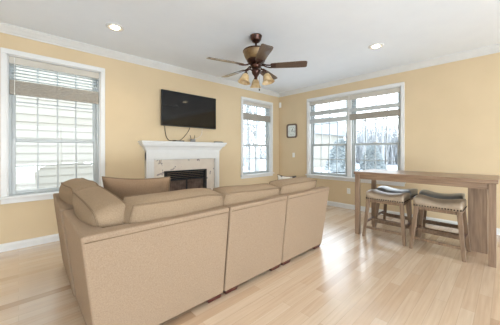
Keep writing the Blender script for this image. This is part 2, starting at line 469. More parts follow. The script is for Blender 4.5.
# ------------------------------------------------------------------ blinds
def blind(origin, rz, x0, x1, zones, wand, label):
    """zones: list of (kind, ztop, zbottom)"""
    t = thing('window_blind', origin, label, 'blind', 'half raised window blinds', rz)
    y0, y1 = 0.004, 0.050
    for kind, zt, zb in zones:
        if kind == 'valance':
            bm = B(); box(bm, (x0, y0 - 0.003, zb), (x1, y0 + 0.008, zt - 0.006)); box(bm, (x0, y0 + 0.008, zb + 0.015), (x1, y1 + 0.005, zt - 0.004))
            obj('valance', bm, M['valance'], t, bevel=0.004, segs=1)
        elif kind == 'slats':
            bm = B(); n = max(1, round((zt - zb) / 0.040)); 
            for i in range(n):
                z = zt - (i + 0.5) * (zt - zb) / n
                m = Matrix.Translation((0, (y0 + y1) / 2 + 0.003, z)) @ Matrix.Rotation(math.radians(-2), 4, 'X')
                box(bm, (x0 + 0.012, -0.023, -0.0016), (x1 - 0.012, 0.023, 0.0016), m)
            for fx in (0.12, 0.5, 0.88):
                x = x0 + (x1 - x0) * fx
                for y in (y0 + 0.002, y1 + 0.002): box(bm, (x - 0.0012, y, zb), (x + 0.0012, y + 0.0012, zt))
            obj('slats', bm, M['blind'], t)
        else:
            bm = B(); n = max(3, round((zt - zb - 0.02) / 0.0085))
            for i in range(n):
                z = zt - (i + 0.5) * (zt - zb - 0.02) / n
                dy = 0.003 * math.sin(i * 2.3)
                box(bm, (x0 + 0.006, y0 + dy, z - 0.0037), (x1 - 0.006, y1 + 0.002 + dy, z + 0.0037))
            obj('stacked_slats', bm, M['blind_backlit'] if kind == 'stack' else M['blind_grey'], t)
            obj('bottom_rail', box(B(), (x0 + 0.006, y0 - 0.002, zb), (x1 - 0.006, y1 + 0.002, zb + 0.020)), M['blind_backlit'] if kind == 'stack' else M['blind_grey'], t, bevel=0.004)
    if wand:
        bm = B(); tube(bm, [(wand[0], -0.004, WZ1 - 0.03), (wand[0], -0.006, wand[1] + 0.03)], 0.0035, 8); tube(bm, [(wand[0], -0.006, wand[1] + 0.03), (wand[0], -0.006, wand[1])], 0.006, 8)
        obj('tilt_wand', bm, M['white_plastic'], t)
    return t
M['blind_grey'] = noisy('pale_grey_blind_stack', (0.50, 0.52, 0.51), (0.60, 0.62, 0.61), 30, 0.55, (1, 1, 6))
blind((cA1, YA, 0), 0, -wA1 / 2 + 0.014, wA1 / 2 - 0.014, [('valance', 2.388, 2.295), ('slats', 2.295, 2.095), ('stack', 2.095, 1.920)], (-wA1 / 2 + 0.065, 1.905), 'wide slatted blind half raised in the left window beside the siding view')
blind((cA2, YA, 0), 0, -wA2 / 2 + 0.014, wA2 / 2 - 0.014, [('valance', 2.388, 2.300), ('slats', 2.300, 2.105), ('stack', 2.105, 1.950)], None, 'narrow looking slatted blind half raised in the window right of the fireplace')
h = wB / 2
blind((XB, cB, 0), -PI / 2, -h + 0.014, -0.004, [('valance', 2.388, 2.292), ('slats', 2.292, 2.142), ('stack_grey', 2.142, 2.045), ('slats', 2.045, 1.962), ('stack_grey', 1.962, 1.861)], None, 'slatted blind in the left half of the double window, raised in two grey bands')
blind((XB, cB, 0), -PI / 2, 0.004, h - 0.014, [('valance', 2.388, 2.285), ('slats', 2.285, 2.105), ('stack_grey', 2.105, 2.028), ('slats', 2.028, 1.985), ('stack', 1.985, 1.863)], None, 'slatted blind in the right half of the double window with a backlit brown bottom band')

# ------------------------------------------------------------------ outside
GZ = -0.55
struct('ground_snow', box(B(), (-40, -40, GZ - 0.2), (80, 80, GZ)), M['snow'])
nh = thing('neighbour_house', (-0.5, 9.0, GZ), 'white lap sided house wall close outside the left window', 'house')
bm = B(); zz = GZ; lap = 0.19
while zz < 5.5:
    hexa(bm, [(-5, 7.976, zz), (2.2, 7.976, zz), (2.2, 8.02, zz), (-5, 8.02, zz)], [(-5, 8.0, zz + lap), (2.2, 8.0, zz + lap), (2.2, 8.02, zz + lap), (-5, 8.02, zz + lap)])
    zz += lap
obj('siding', bm, M['siding'], nh, world_verts=True)
obj('house_body', box(B(), (-5, 8.02, GZ), (2.2, 14, 5.6)), M['siding'], nh, world_verts=True)
bm = B(); hexa(bm, [(-5.3, 7.6, 5.5), (2.5, 7.6, 5.5), (2.5, 14.4, 5.5), (-5.3, 14.4, 5.5)], [(-5.3, 10.9, 8.2), (2.5, 10.9, 8.2), (2.5, 11.1, 8.2), (-5.3, 11.1, 8.2)])
obj('roof', bm, M['roof'], nh, world_verts=True)

def tree(loc, height, seed, spread=0.8, r0=0.14, depth=4, label='', group=None, name='bare_tree'):
    rnd = random.Random(seed)
    t = thing(name, loc, label, 'tree', group)
    bt = B(); bb = B()
    def grow(p, d, length, r, lev):
        pts = [p]; q = p.copy(); dd = d.copy()
        n = 5 if lev == 0 else 3
        for i in range(n):
            dd = (dd + Vector((rnd.uniform(-1, 1), rnd.uniform(-1, 1), rnd.uniform(-0.3, 0.5))) * (0.07 if lev == 0 else 0.2)).normalized()
            q = q + dd * length / n; pts.append(q.copy())
        rr = [r * (1 - 0.6 * i / n) for i in range(n + 1)]
        tube(bt if lev == 0 else bb, pts, rr, 7 if lev == 0 else 4)
        if lev >= depth: return
        for i in range(2 if lev == 0 else 1, n + 1):
            for _ in range(2 if lev < 3 else 1):
                a = rnd.uniform(0, 2 * PI); u = dd.orthogonal().normalized()
                side = Matrix.Rotation(a, 3, dd) @ u
                nd = (dd * rnd.uniform(0.4, 0.9) + side * spread + Vector((0, 0, 0.25))).normalized()
                grow(pts[i], nd, length * rnd.uniform(0.35, 0.6), rr[i] * rnd.uniform(0.45, 0.65), lev + 1)
    grow(Vector((0, 0, 0)), Vector((0, 0, 1)), height * 0.62, r0, 0)
    obj('trunk', bt, M['bark'], t, smooth=True); obj('branches', bb, M['bark'], t)
    return t

def evergreen(loc, height, radius, seed, label):
    rnd = random.Random(seed)
    t = thing('evergreen_shrub', loc, label, 'shrub')
    bm = B()
    for i in range(900):
        f = rnd.random() ** 0.8; z = height * (0.06 + 0.94 * f)
        R = radius * (1 - f) ** 0.6 * (0.75 + 0.3 * rnd.random()) + 0.04
        a = rnd.uniform(0, 2 * PI)
        c = Vector((R * math.cos(a), R * math.sin(a), z))
        out = Vector((math.cos(a), math.sin(a), rnd.uniform(-0.1, 0.7))).normalized()
        sz = rnd.uniform(0.10, 0.22)
        tube(bm, [c - out * sz, c, c + out * sz], [0.02, 0.06, 0.008], 4)
    lathe(bm, [(0, 0.05), (radius * 0.72, 0.1), (radius * 0.7, height * 0.25), (radius * 0.5, height * 0.6), (0.05, height * 0.95), (0, height)], 12)
    obj('foliage', bm, M['evergreen'], t)
    obj('trunk', lathe(B(), [(0, -0.1), (0.06, -0.1), (0.05, 0.2), (0, 0.2)], 8), M['bark'], t)
    return t

# far house seen in the left part of the double window
fh = thing('distant_house', (24.0, 17.0, GZ), 'pale house across the snow, left in the double window', 'house')
bm = B(); box(bm, (22, 13.8, GZ), (29, 20, 3.0)); obj('house_body', bm, M['siding'], fh, world_verts=True)
bm = B(); hexa(bm, [(21.5, 13.4, 3.0), (29.5, 13.4, 3.0), (29.5, 20.4, 3.0), (21.5, 20.4, 3.0)], [(25.4, 13.4, 5.0), (25.6, 13.4, 5.0), (25.6, 20.4, 5.0), (25.4, 20.4, 5.0)])
obj('roof', bm, M['roof'], fh, world_verts=True)
for y in (14.8, 17.0):
    obj('window', box(B(), (21.96, y, 0.6), (22.02, y + 0.9, 1.9)), M['dark_glass'], fh, world_verts=True)
evergreen((19.0, 9.3, GZ), 2.7, 1.15, 3, 'rounded grey green evergreen shrub on the snow, in the left half of the double window')
evergreen((20.7, 7.5, GZ), 2.2, 0.9, 4, 'lower grey green evergreen shrub right of the rounded one outside the double window')
rnd = random.Random(5)
bm = B()
for k in range(2000):
    X = rnd.uniform(33, 46); q = rnd.uniform(0.16, 0.46) if rnd.random() < 0.75 else rnd.uniform(0.46, 1.25)
    p = Vector((X, X * q, GZ - 0.05)); hh = rnd.uniform(1.5, 6.5)
    d = Vector((rnd.uniform(-0.25, 0.25), rnd.uniform(-0.25, 0.25), 1)) * hh
    tube(bm, [p, p + d * 0.5 + Vector((rnd.uniform(-.2, .2), rnd.uniform(-.2, .2), 0)), p + d], [0.06, 0.04, 0.015], 4)
props(obj('brush_thicket', bm, M['bark']), 'distant thicket of thin grey saplings beyond the snowy yard', 'thicket', kind='stuff')
# trees beyond the small back window
for k, (x, y, hh, s) in enumerate([(10.6, 10.5, 7, 11), (15.2, 16.1, 9, 12), (18.6, 20.6, 9, 13), (25.0, 27.0, 9, 14)]):
    tree((x, y, GZ), hh, s, r0=(0.15, 0.16, 0.16, 0.16)[k], label='bare grey tree in the snow seen through the small window right of the fireplace', group='trees outside the small window')
rnd = random.Random(21)
wood_spots = []
tries = 0
while len(wood_spots) < 18 and tries < 4000:
    tries += 1
    X = rnd.uniform(17, 29.5); q = rnd.uniform(0.20, 0.72)
    p = (X, X * q)
    if 20.5 < X < 31 and 12 < p[1] < 21.5: continue
    if q > 0.44: continue
    if (p[0] - 19.2) ** 2 + (p[1] - 8.6) ** 2 < 16: continue
    if all((p[0] - a) ** 2 + (p[1] - b) ** 2 > 3.9 ** 2 for a, b in wood_spots): wood_spots.append(p)
for k, (X, Y) in enumerate(wood_spots):
    tree((X, Y, GZ), rnd.uniform(7, 10), 100 + k, spread=0.5, r0=rnd.uniform(0.09, 0.16), depth=4, label='bare grey tree of the snowy woods beyond the double window', group='woods beyond the double window')

# ------------------------------------------------------------------ fireplace
fp = thing('fireplace', (2.30, YA, 0), 'white mantel fireplace with marble surround and black firebox under the television', 'fireplace')
PZ = 1.09                              # underside of the frieze
y_p = 4.125
for x0, x1 in ((FX0, 1.672), (2.933, FX1)):
    bm = B(); box(bm, (x0, y_p, 0), (x1, YA, PZ + 0.10)); box(bm, (x0 - 0.008, y_p - 0.012, 0), (x1 + 0.008, YA, 0.15))
    box(bm, (x0 + 0.025, y_p - 0.006, 0.22), (x1 - 0.025, y_p, PZ - 0.04))
    obj('pilaster', bm, M['trim'], fp, bevel=0.005, world_verts=True)
bm = B(); box(bm, (FX0, y_p - 0.004, 1.062), (FX1, YA, 1.262)); box(bm, (1.672, y_p - 0.012, 1.062), (2.933, y_p, 1.085))
obj('frieze', bm, M['trim'], fp, bevel=0.005, world_verts=True)
# stepped crown under the shelf, mitred round the returns
def mantel_ring(bm, prof):
    rings = []
    for o, z in prof:
        rings.append([bm.verts.new(p) for p in ((FX0 - o, YA, z), (FX0 - o, y_p - o, z), (FX1 + o, y_p - o, z), (FX1 + o, YA, z))])
    for a, b in zip(rings, rings[1:]):
        for i in range(4):
            j = (i + 1) % 4; bm.faces.new((a[i], a[j], b[j], b[i]))
    bm.faces.new(rings[0][::-1]); bm.faces.new(rings[-1])
    return bm
obj('mantel_crown', mantel_ring(B(), [(0.004, 1.222), (0.014, 1.222), (0.014, 1.240), (0.022, 1.244), (0.030, 1.262), (0.044, 1.285), (0.062, 1.302), (0.076, 1.306), (0.076, 1.322), (0.092, 1.326), (0.092, 1.352)]), M['trim'], fp, world_verts=True)
obj('mantel_shelf', mantel_ring(B(), [(0.104, 1.352), (0.110, 1.356), (0.110, 1.380), (0.106, 1.384)]), M['trim'], fp, world_verts=True)
OX0, OX1, OZ = 1.862, 2.745, 0.858
bm = B(); box(bm, (1.672, 4.165, 0), (OX0, YA - 0.001, 1.062)); box(bm, (OX1, 4.165, 0), (2.933, YA - 0.001, 1.062)); box(bm, (OX0, 4.165, OZ), (OX1, YA - 0.001, 1.062))
obj('marble_surround', bm, M['marble'], fp, world_verts=True)
bm = B(); box(bm, (OX0, 4.150, 0), (OX0 + 0.05, 4.197, OZ)); box(bm, (OX1 - 0.05, 4.150, 0), (OX1, 4.197, OZ)); box(bm, (OX0 + 0.05, 4.150, OZ - 0.035), (OX1 - 0.05, 4.197, OZ))
obj('firebox_frame', bm, M['firebox'], fp, bevel=0.003, segs=1, world_verts=True)
bm = B()
for i in range(4):
    z = OZ - 0.055 - i * 0.032
    hexa(bm, [(OX0 + 0.05, 4.152, z - 0.012), (OX1 - 0.05, 4.152, z - 0.012), (OX1 - 0.05, 4.160, z - 0.012), (OX0 + 0.05, 4.160, z - 0.012)], [(OX0 + 0.05, 4.172, z + 0.012), (OX1 - 0.05, 4.172, z + 0.012), (OX1 - 0.05, 4.180, z + 0.012), (OX0 + 0.05, 4.180, z + 0.012)])
obj('louvre', bm, M['firebox'], fp, world_verts=True)
bm = B(); box(bm, (OX0 + 0.05, 4.190, 0), (OX1 - 0.05, 4.197, OZ - 0.17)); 
for r_ in range(9):
    for c_ in range(6):
        x = OX0 + 0.07 + c_ * 0.132 + (r_ % 2) * 0.04; z = 0.03 + r_ * 0.073
        if x + 0.118 < OX1 - 0.05: box(bm, (x, 4.186, z), (x + 0.118, 4.191, z + 0.062))
obj('firebrick', bm, M['firebrick'], fp, world_verts=True)
bm = B()
for x in (OX0 + 0.05, (OX0 + OX1) / 2 - 0.012, OX1 - 0.074): box(bm, (x, 4.158, 0.02), (x + 0.024, 4.172, OZ - 0.165))
box(bm, (OX0 + 0.05, 4.158, OZ - 0.185), (OX1 - 0.05, 4.172, OZ - 0.165)); box(bm, (OX0 + 0.05, 4.158, 0.02), (OX1 - 0.05, 4.172, 0.05))
for k in range(1, 22):
    x = OX0 + 0.05 + (OX1 - OX0 - 0.1) * k / 22; box(bm, (x - 0.0012, 4.166, 0.05), (x + 0.0012, 4.168, OZ - 0.185))
obj('fire_screen', bm, M['firebox'], fp, world_verts=True)

# ------------------------------------------------------------------ television and what lies on the mantel
tv = thing('television', (2.37, YA, 1.66), 'large flat black television mounted on the wall above the fireplace', 'television')
bm = B(); box(bm, (1.797, 4.118, 1.660), (2.946, 4.150, 2.290)); obj('housing', bm, M['black'], tv, bevel=0.006, world_verts=True)
obj('screen', box(B(), (1.808, 4.1155, 1.678), (2.935, 4.119, 2.280)), M['screen'], tv, world_verts=True)
bm = B(); box(bm, (2.15, 4.150, 1.80), (2.60, 4.175, 2.15)); box(bm, (2.25, 4.175, 1.85), (2.50, YA - 0.001, 2.10)); obj('wall_bracket', bm, M['black'], tv, world_verts=True)
ST = 1.384
sb = thing('streaming_box', (2.10, 4.09, ST), 'flat black streaming box lying on the mantel under the television', 'electronics')
obj('housing', box(B(), (-0.10, -0.035, 0), (0.10, 0.045, 0.022)), M['black'], sb, bevel=0.005)
obj('front_panel', box(B(), (-0.07, -0.037, 0.006), (0.07, -0.034, 0.016)), M['grey_plastic'], sb)
rt = thing('wireless_router', (2.40, 4.10, ST), 'small upright grey gadget with two aerials on the mantel', 'electronics')
obj('housing', box(B(), (-0.045, -0.02, 0), (0.045, 0.03, 0.055)), M['grey_plastic'], rt, bevel=0.006)
for sx in (-0.03, 0.03): obj('aerial', tube(B(), [(sx, 0.015, 0.05), (sx * 1.7, 0.02, 0.13)], 0.005, 8), M['black'], rt)
rm = thing('remote_control', (2.98, 4.075, ST), 'slim dark remote control at the right end of the mantel', 'remote')
obj('housing', box(B(), (-0.105, -0.024, 0), (0.105, 0.024, 0.022)), M['grey_plastic'], rm, bevel=0.006)
bm = B()
for i in range(7):
    for j in (-1, 0, 1): box(bm, (-0.085 + i * 0.024, j * 0.013 - 0.004, 0.0215), (-0.072 + i * 0.024, j * 0.013 + 0.004, 0.0245))
obj('buttons', bm, M['black'], rm)
def arc(x0, z0, x1, z1, sag, side, y, n=16):
    pts = []
    for i in range(n + 1):
        t = i / n
        pts.append((x0 + (x1 - x0) * t + side * math.sin(PI * t), y, z0 + (z1 - z0) * t - sag * math.sin(PI * t)))
    return pts
props(obj('power_cable', tube(B(), arc(1.87, 1.659, 2.07, 1.407, 0.10, -0.05, 4.155), 0.006, 6), M['cable']), 'thin black cable looping down from the television\'s left corner to the mantel', 'cable')
props(obj('video_cable', tube(B(), [(2.36, 4.155, 1.659), (2.35, 4.15, 1.62), (2.30, 4.14, 1.55), (2.22, 4.12, 1.47), (2.17, 4.11, 1.43), (2.13, 4.105, 1.409)], 0.006, 6), M['cable']), 'short black cable from the middle of the television to the streaming box', 'cable')
props(obj('white_cable', tube(B(), arc(2.63, 1.659, 2.33, 1.425, 0.05, 0.10, 4.150), 0.006, 6), M['white_cable']), 'pale cable curving from the television down to the right of the gadget', 'cable')

# ------------------------------------------------------------------ small things on the right wall
ck = thing('wall_clock', (XB, 3.765, 1.722), 'small rounded square clock with a brown frame on the wall by the corner', 'clock')
def rrect(hw, hh, r, n=6):
    out = []
    for cx, cz, a0 in ((hw - r, hh - r, 0), (-hw + r, hh - r, PI / 2), (-hw + r, -hh + r, PI), (hw - r, -hh + r, 1.5 * PI)):
        for k in range(n + 1):
            a = a0 + PI / 2 * k / n; out.append((cx + r * math.cos(a), cz + r * math.sin(a)))
    return out
def ring_yz(bm, outer, inner, x0, x1):
    n = len(outer)
    A = [[bm.verts.new((x, u, v)) for u, v in P] for P, x in ((outer, x0), (outer, x1), (inner, x1), (inner, x0))]
    for a, b in zip(A, A[1:] + A[:1]):
        for i in range(n): bm.faces.new((a[i], a[(i + 1) % n], b[(i + 1) % n], b[i]))
    return bm
obj('frame', ring_yz(B(), rrect(0.160, 0.178, 0.055), rrect(0.124, 0.142, 0.038), 0, -0.035), M['clock_frame'], ck, bevel=0.006)
bm = B(); P = rrect(0.126, 0.144, 0.038); a = [bm.verts.new((-0.004, u, v)) for u, v in P]; b = [bm.verts.new((-0.014, u, v)) for u, v in P]
bm.faces.new(a); bm.faces.new(b)
for i in range(len(P)): bm.faces.new((a[i], a[(i + 1) % len(P)], b[(i + 1) % len(P)], b[i]))
obj('dial', bm, M['dial'], ck)
for k in range(12):
    m = Matrix.Rotation(2 * PI * k / 12, 4, 'X'); L_ = 0.022 if k % 3 == 0 else 0.013
    obj('hour_mark', box(B(), (-0.0165, -0.004, 0.105 - L_), (-0.0138, 0.004, 0.105), m), M['black'], ck)
for ang, ln, w in ((0.55, 0.065, 0.006), (1.75, 0.09, 0.004)):
    obj('clock_hand', box(B(), (-0.0195, -w, -0.012), (-0.017, w, ln), Matrix.Rotation(ang, 4, 'X')), M['black'], ck)
sw = thing('light_switch', (XB, 3.72, 1.11), 'white light switch plate on the wall below the clock', 'switch')
obj('plate', box(B(), (-0.007, -0.036, -0.058), (0, 0.036, 0.058)), M['white_plastic'], sw, bevel=0.003)
obj('rocker', box(B(), (-0.011, -0.016, -0.033), (-0.006, 0.016, 0.033)), M['white_plastic'], sw, bevel=0.002)
ot = thing('wall_outlet', (XB, 2.30, 0.37), 'white power outlet low on the wall under the double window', 'outlet')
obj('plate', box(B(), (-0.007, -0.036, -0.058), (0, 0.036, 0.058)), M['white_plastic'], ot, bevel=0.003)
for z in (-0.024, 0.024):
    s_ = obj('socket', box(B(), (-0.010, -0.017, z - 0.014), (-0.006, 0.017, z + 0.014)), M['white_plastic'], ot, bevel=0.003)
    bm = B(); box(bm, (-0.0105, -0.008, z - 0.004), (-0.0095, -0.005, z + 0.006)); box(bm, (-0.0105, 0.005, z - 0.004), (-0.0095, 0.008, z + 0.006)); obj('slots', bm, M['black'], s_)
ms = thing('motion_sensor', (XB - 0.02, YA - 0.02, 2.43), 'small white motion sensor high in the corner of the room', 'sensor', rz=PI / 4)
bm = B(); box(bm, (-0.035, -0.055, -0.07), (0.035, 0.0, 0.07)); obj('housing', bm, M['white_plastic'], ms, bevel=0.012)
obj('lens', box(B(), (-0.022, -0.060, -0.045), (0.022, -0.053, 0.0)), M['valance'], ms, bevel=0.004)

# ------------------------------------------------------------------ recessed lights
def can(x, y, label, power):
    t = thing('recessed_light', (x, y, HC), label, 'ceiling light', 'recessed ceiling lights')
    obj('trim_ring', lathe(B(), [(0.074, -0.002), (0.074, -0.010), (0.082, -0.013), (0.098, -0.009), (0.102, 0.0), (0.074, 0.0)], 40), M['trim'], t, smooth=True)
    obj('reflector', lathe(B(), [(0.075, -0.011), (0.060, -0.007), (0.052, -0.0055), (0, -0.005)], 32), M['baffle'], t, smooth=True)
    obj('bulb', lathe(B(), [(0.052, -0.0055), (0.046, -0.013), (0.025, -0.018), (0, -0.019)], 28), M['bulb'], t, smooth=True)
    l = bpy.data.lights.new('can_lamp', 'SPOT'); l.energy = power; l.color = (1.0, 0.86, 0.66); l.spot_size = math.radians(150); l.spot_blend = 0.8; l.shadow_soft_size = 0.06
    lo = bpy.data.objects.new('can_lamp', l); COL.objects.link(lo); lo.parent = t; lo.location = (0, 0, -0.06)
    return t
can(0.861, 3.317, 'lit recessed ceiling light near the left window', 30)
can(3.765, 1.310, 'lit recessed ceiling light above the counter table', 14)
can(3.765, 3.317, 'recessed ceiling light hidden above the back right corner', 0.001) if False else None
can(0.861, 1.310, 'added unseen recessed fill light overhead behind the sofa corner', 30)  # this and the next two: unseen lamps added as room fill
can(0.861, -1.8, 'added unseen recessed fill light behind the camera, left row', 30)
can(3.765, -1.8, 'added unseen recessed fill light behind the camera, right row', 12)

# ------------------------------------------------------------------ ceiling fan
fan = thing('ceiling_fan', (2.283, 2.291, HC), 'dark bronze five blade ceiling fan with three amber glass shades', 'ceiling fan')
obj('canopy', lathe(B(), [(0, 0), (0.080, 0), (0.080, -0.012), (0.074, -0.020), (0.070, -0.050), (0.050, -0.078), (0.022, -0.092), (0, -0.092)], 32), M['bronze'], fan, smooth=True)
obj('downrod', lathe(B(), [(0, -0.085), (0.0135, -0.085), (0.0135, -0.185), (0, -0.185)], 16), M['bronze'], fan, smooth=True)
obj('motor_cap', lathe(B(), [(0, -0.150), (0.045, -0.155), (0.060, -0.168), (0.120, -0.185), (0.168, -0.196), (0.174, -0.205), (0.172, -0.216), (0, -0.212)], 36), M['bronze'], fan, smooth=True)
obj('motor_housing', lathe(B(), [(0.158, -0.212), (0.170, -0.216), (0.168, -0.222), (0.164, -0.228), (0.156, -0.262), (0.140, -0.298), (0.116, -0.322)], 40), M['amber'], fan, smooth=True)
obj('motor_band', lathe(B(), [(0.118, -0.318), (0.124, -0.326), (0.112, -0.345), (0.088, -0.362), (0.080, -0.372), (0, -0.374)], 36), M['bronze'], fan, smooth=True)
obj('blade_hub', lathe(B(), [(0, -0.37), (0.070, -0.372), (0.075, -0.395), (0.060, -0.418), (0.046, -0.44), (0, -0.44)], 28), M['bronze'], fan, smooth=True)
obj('switch_housing', lathe(B(), [(0, -0.435), (0.050, -0.438), (0.058, -0.46), (0.056, -0.49), (0.040, -0.515), (0.026, -0.535), (0.018, -0.56), (0.010, -0.575), (0, -0.58)], 28), M['bronze'], fan, smooth=True)
BZ = -0.405
for k in range(5):
    a = math.radians(-8.5 + 72 * k - 43.5)
    rz = Matrix.Rotation(a, 4, 'Z')
    tilt = Matrix.Translation((0, 0, BZ)) @ Matrix.Rotation(math.radians(-13), 4, 'X')
    bm = B()
    outline = [(0.20, 0.050), (0.24, 0.056), (0.40, 0.064), (0.58, 0.070), (0.645, 0.068), (0.662, 0.052)]
    poly = [(x, w) for x, w in outline] + [(x, -w) for x, w in reversed(outline)]
    top = [bm.verts.new((x, y, 0.003)) for x, y in poly]; bot = [bm.verts.new((x, y, -0.003)) for x, y in poly]
    bm.faces.new(top); bm.faces.new(bot[::-1])
    for i in range(len(poly)): bm.faces.new((top[i], bot[i], bot[(i + 1) % len(poly)], top[(i + 1) % len(poly)]))
    bm.transform(tilt)
    bl = obj('blade', bm, M['blade'], fan)
    bl.rotation_euler = (0, 0, a)
    bm = B()
    tube(bm, [(0.065, 0, 0.012), (0.10, 0.018, 0.020), (0.14, 0.022, 0.0), (0.18, 0.026, -0.008), (0.235, 0.030, -0.006)], 0.009, 8)
    tube(bm, [(0.065, 0, 0.012), (0.10, -0.018, 0.020), (0.14, -0.022, 0.0), (0.18, -0.026, -0.008), (0.235, -0.030, -0.006)], 0.009, 8)
    box(bm, (0.195, -0.044, -0.008), (0.262, 0.044, -0.0035)); bm.transform(tilt)
    ir = obj('blade_iron', bm, M['bronze'], fan, smooth=False); ir.rotation_euler = (0, 0, a)
for k in range(3):
    a = math.radians(90 + 120 * k - 43.5)
    bm = B(); tube(bm, [(0.045, 0, -0.475), (0.085, 0, -0.455), (0.120, 0, -0.462), (0.142, 0, -0.490), (0.150, 0, -0.515)], 0.009, 8)
    lathe(bm, [(0, 0.012), (0.020, 0.012), (0.028, -0.006), (0.026, -0.014), (0, -0.014)], 16, Matrix.Translation((0.152, 0, -0.520)) @ Matrix.Rotation(math.radians(-14), 4, 'Y'))
    ar = obj('lamp_arm', bm, M['bronze'], fan, smooth=True); ar.rotation_euler = (0, 0, a)
    bm = B(); lathe(bm, [(r_ * 1.15, z_ * 1.15) for r_, z_ in [(0.024, -0.008), (0.036, -0.020), (0.045, -0.045), (0.052, -0.075), (0.066, -0.100), (0.073, -0.108), (0.070, -0.108), (0.062, -0.098), (0.048, -0.073), (0.041, -0.045), (0.032, -0.022), (0.022, -0.012)]], 28, Matrix.Translation((0.152, 0, -0.520)) @ Matrix.Rotation(math.radians(-14), 4, 'Y'))
    sh = obj('lamp_shade', bm, M['shade'], fan, smooth=True); sh.rotation_euler = (0, 0, a); sh['label'] = 'amber glass bell shade'
bm = B(); tube(bm, [(0.03, -0.03, -0.53), (0.032, -0.032, -0.70)], 0.0016, 6); lathe(bm, [(0, 0.012), (0.007, 0.008), (0.009, -0.012), (0, -0.018)], 10, Matrix.Translation((0.032, -0.032, -0.71)))
obj('pull_chain', bm, M['bronze'], fan)

# ------------------------------------------------------------------ sectional sofa
sofa = thing('sectional_sofa', (1.6, 2.3, 0), 'large L shaped tan fabric sectional sofa seen from behind', 'sofa')
ZB, ZT = 0.034, 0.760
YB_, YT_, TH = 1.624, 1.544, 0.125
def panel_long(x0b, x0t, x1b, x1t, name='back_panel'):
    bm = B()
    hexa(bm, [(x0b, YB_, ZB), (x1b, YB_, ZB), (x1b, 1.80, ZB), (x0b, 1.80, ZB)], [(x0t, YT_, ZT), (x1t, YT_, ZT), (x1t, YT_ + TH, ZT), (x0t, YT_ + TH, ZT)])
    o = obj(name, bm, M['fabric'], sofa, bevel=0.016, segs=3, world_verts=True)
    f = lambda x: (x, YT_ + 0.002, ZT - 0.035)
    obj('piping', tube(B(), [f(x0t + 0.012), f((x0t + x1t) / 2), f(x1t - 0.012)], 0.003, 8), M['piping'], o, smooth=True, world_verts=False).location = -Vector(sofa.location)
def panel_side(y0b, y0t, y1b, y1t):
    bm = B()
    hexa(bm, [(0.323, y0b, ZB), (0.50, y0b, ZB), (0.52, y1b, ZB), (0.345, y1b, ZB)], [(0.231, y0t, ZT), (0.372, y0t, ZT), (0.400, y1t, ZT), (0.267, y1t, ZT)])
    obj('back_panel', bm, M['fabric'], sofa, bevel=0.016, segs=3, world_verts=True)
# corner unit: one L-shaped back
XS1, XS2, YS = 1.247, 2.003, 2.362
bm = B()
lowp = [(0.327, YB_), (XS1 - 0.006, YB_), (XS1 - 0.006, 1.80), (0.50, 1.80), (0.50, YS), (0.335, YS)]
topp = [(0.236, YT_), (XS1 - 0.006, YT_), (XS1 - 0.006, YT_ + TH), (0.368, YT_ + TH), (0.372, YS), (0.243, YS)]
lo_ = [bm.verts.new((x, y, ZB)) for x, y in lowp]; hi_ = [bm.verts.new((x, y, ZT)) for x, y in topp]
bm.faces.new((lo_[0], lo_[1], lo_[2], lo_[3])); bm.faces.new((lo_[0], lo_[3], lo_[4], lo_[5]))
bm.faces.new((hi_[0], hi_[1], hi_[2], hi_[3])); bm.faces.new((hi_[0], hi_[3], hi_[4], hi_[5]))
for i in range(6): bm.faces.new((lo_[i], lo_[(i + 1) % 6], hi_[(i + 1) % 6], hi_[i]))
cp = obj('back_panel', bm, M['fabric'], sofa, bevel=0.016, segs=3, world_verts=True)
obj('piping', tube(B(), [(0.255, YT_ + 0.002, ZT - 0.035), (0.7, YT_ + 0.002, ZT - 0.035), (XS1 - 0.018, YT_ + 0.002, ZT - 0.035)], 0.003, 8), M['piping'], cp, smooth=True).location = -Vector(sofa.location)
panel_long(XS1 + 0.005, XS1 + 0.005, XS2 - 0.005, XS2 - 0.005)
panel_long(XS2 + 0.006, XS2 + 0.006, 2.800, 2.862)
panel_side(YS + 0.050, YS + 0.050, 3.30, 3.37)
# seat bases, cushions
for x0, x1, y0, y1 in ((0.44, 1.241, 1.74, 2.36), (1.252, 1.998, 1.74, 2.52), (2.009, 2.72, 1.74, 2.52), (0.44, 1.20, 2.375, 3.27)):
    obj('seat_base', box(B(), (x0, y0, ZB), (x1, y1, 0.28)), M['fabric'], sofa, bevel=0.015, world_verts=True)
# arms
bm = B(); hexa(bm, [(2.67, 1.76, ZB), (2.80, 1.76, ZB), (2.80, 2.54, ZB), (2.67, 2.54, ZB)], [(2.69, 1.68, 0.60), (2.842, 1.68, 0.60), (2.842, 2.54, 0.60), (2.69, 2.54, 0.60)])
obj('arm', bm, M['fabric'], sofa, bevel=0.02, segs=3, world_verts=True)
bm = B(); hexa(bm, [(0.49, 3.18, ZB), (1.21, 3.18, ZB), (1.21, 3.30, ZB), (0.49, 3.30, ZB)], [(0.42, 3.21, 0.60), (1.21, 3.21, 0.60), (1.21, 3.365, 0.60), (0.42, 3.365, 0.60)])
obj('arm', bm, M['fabric'], sofa, bevel=0.02, segs=3, world_verts=True)

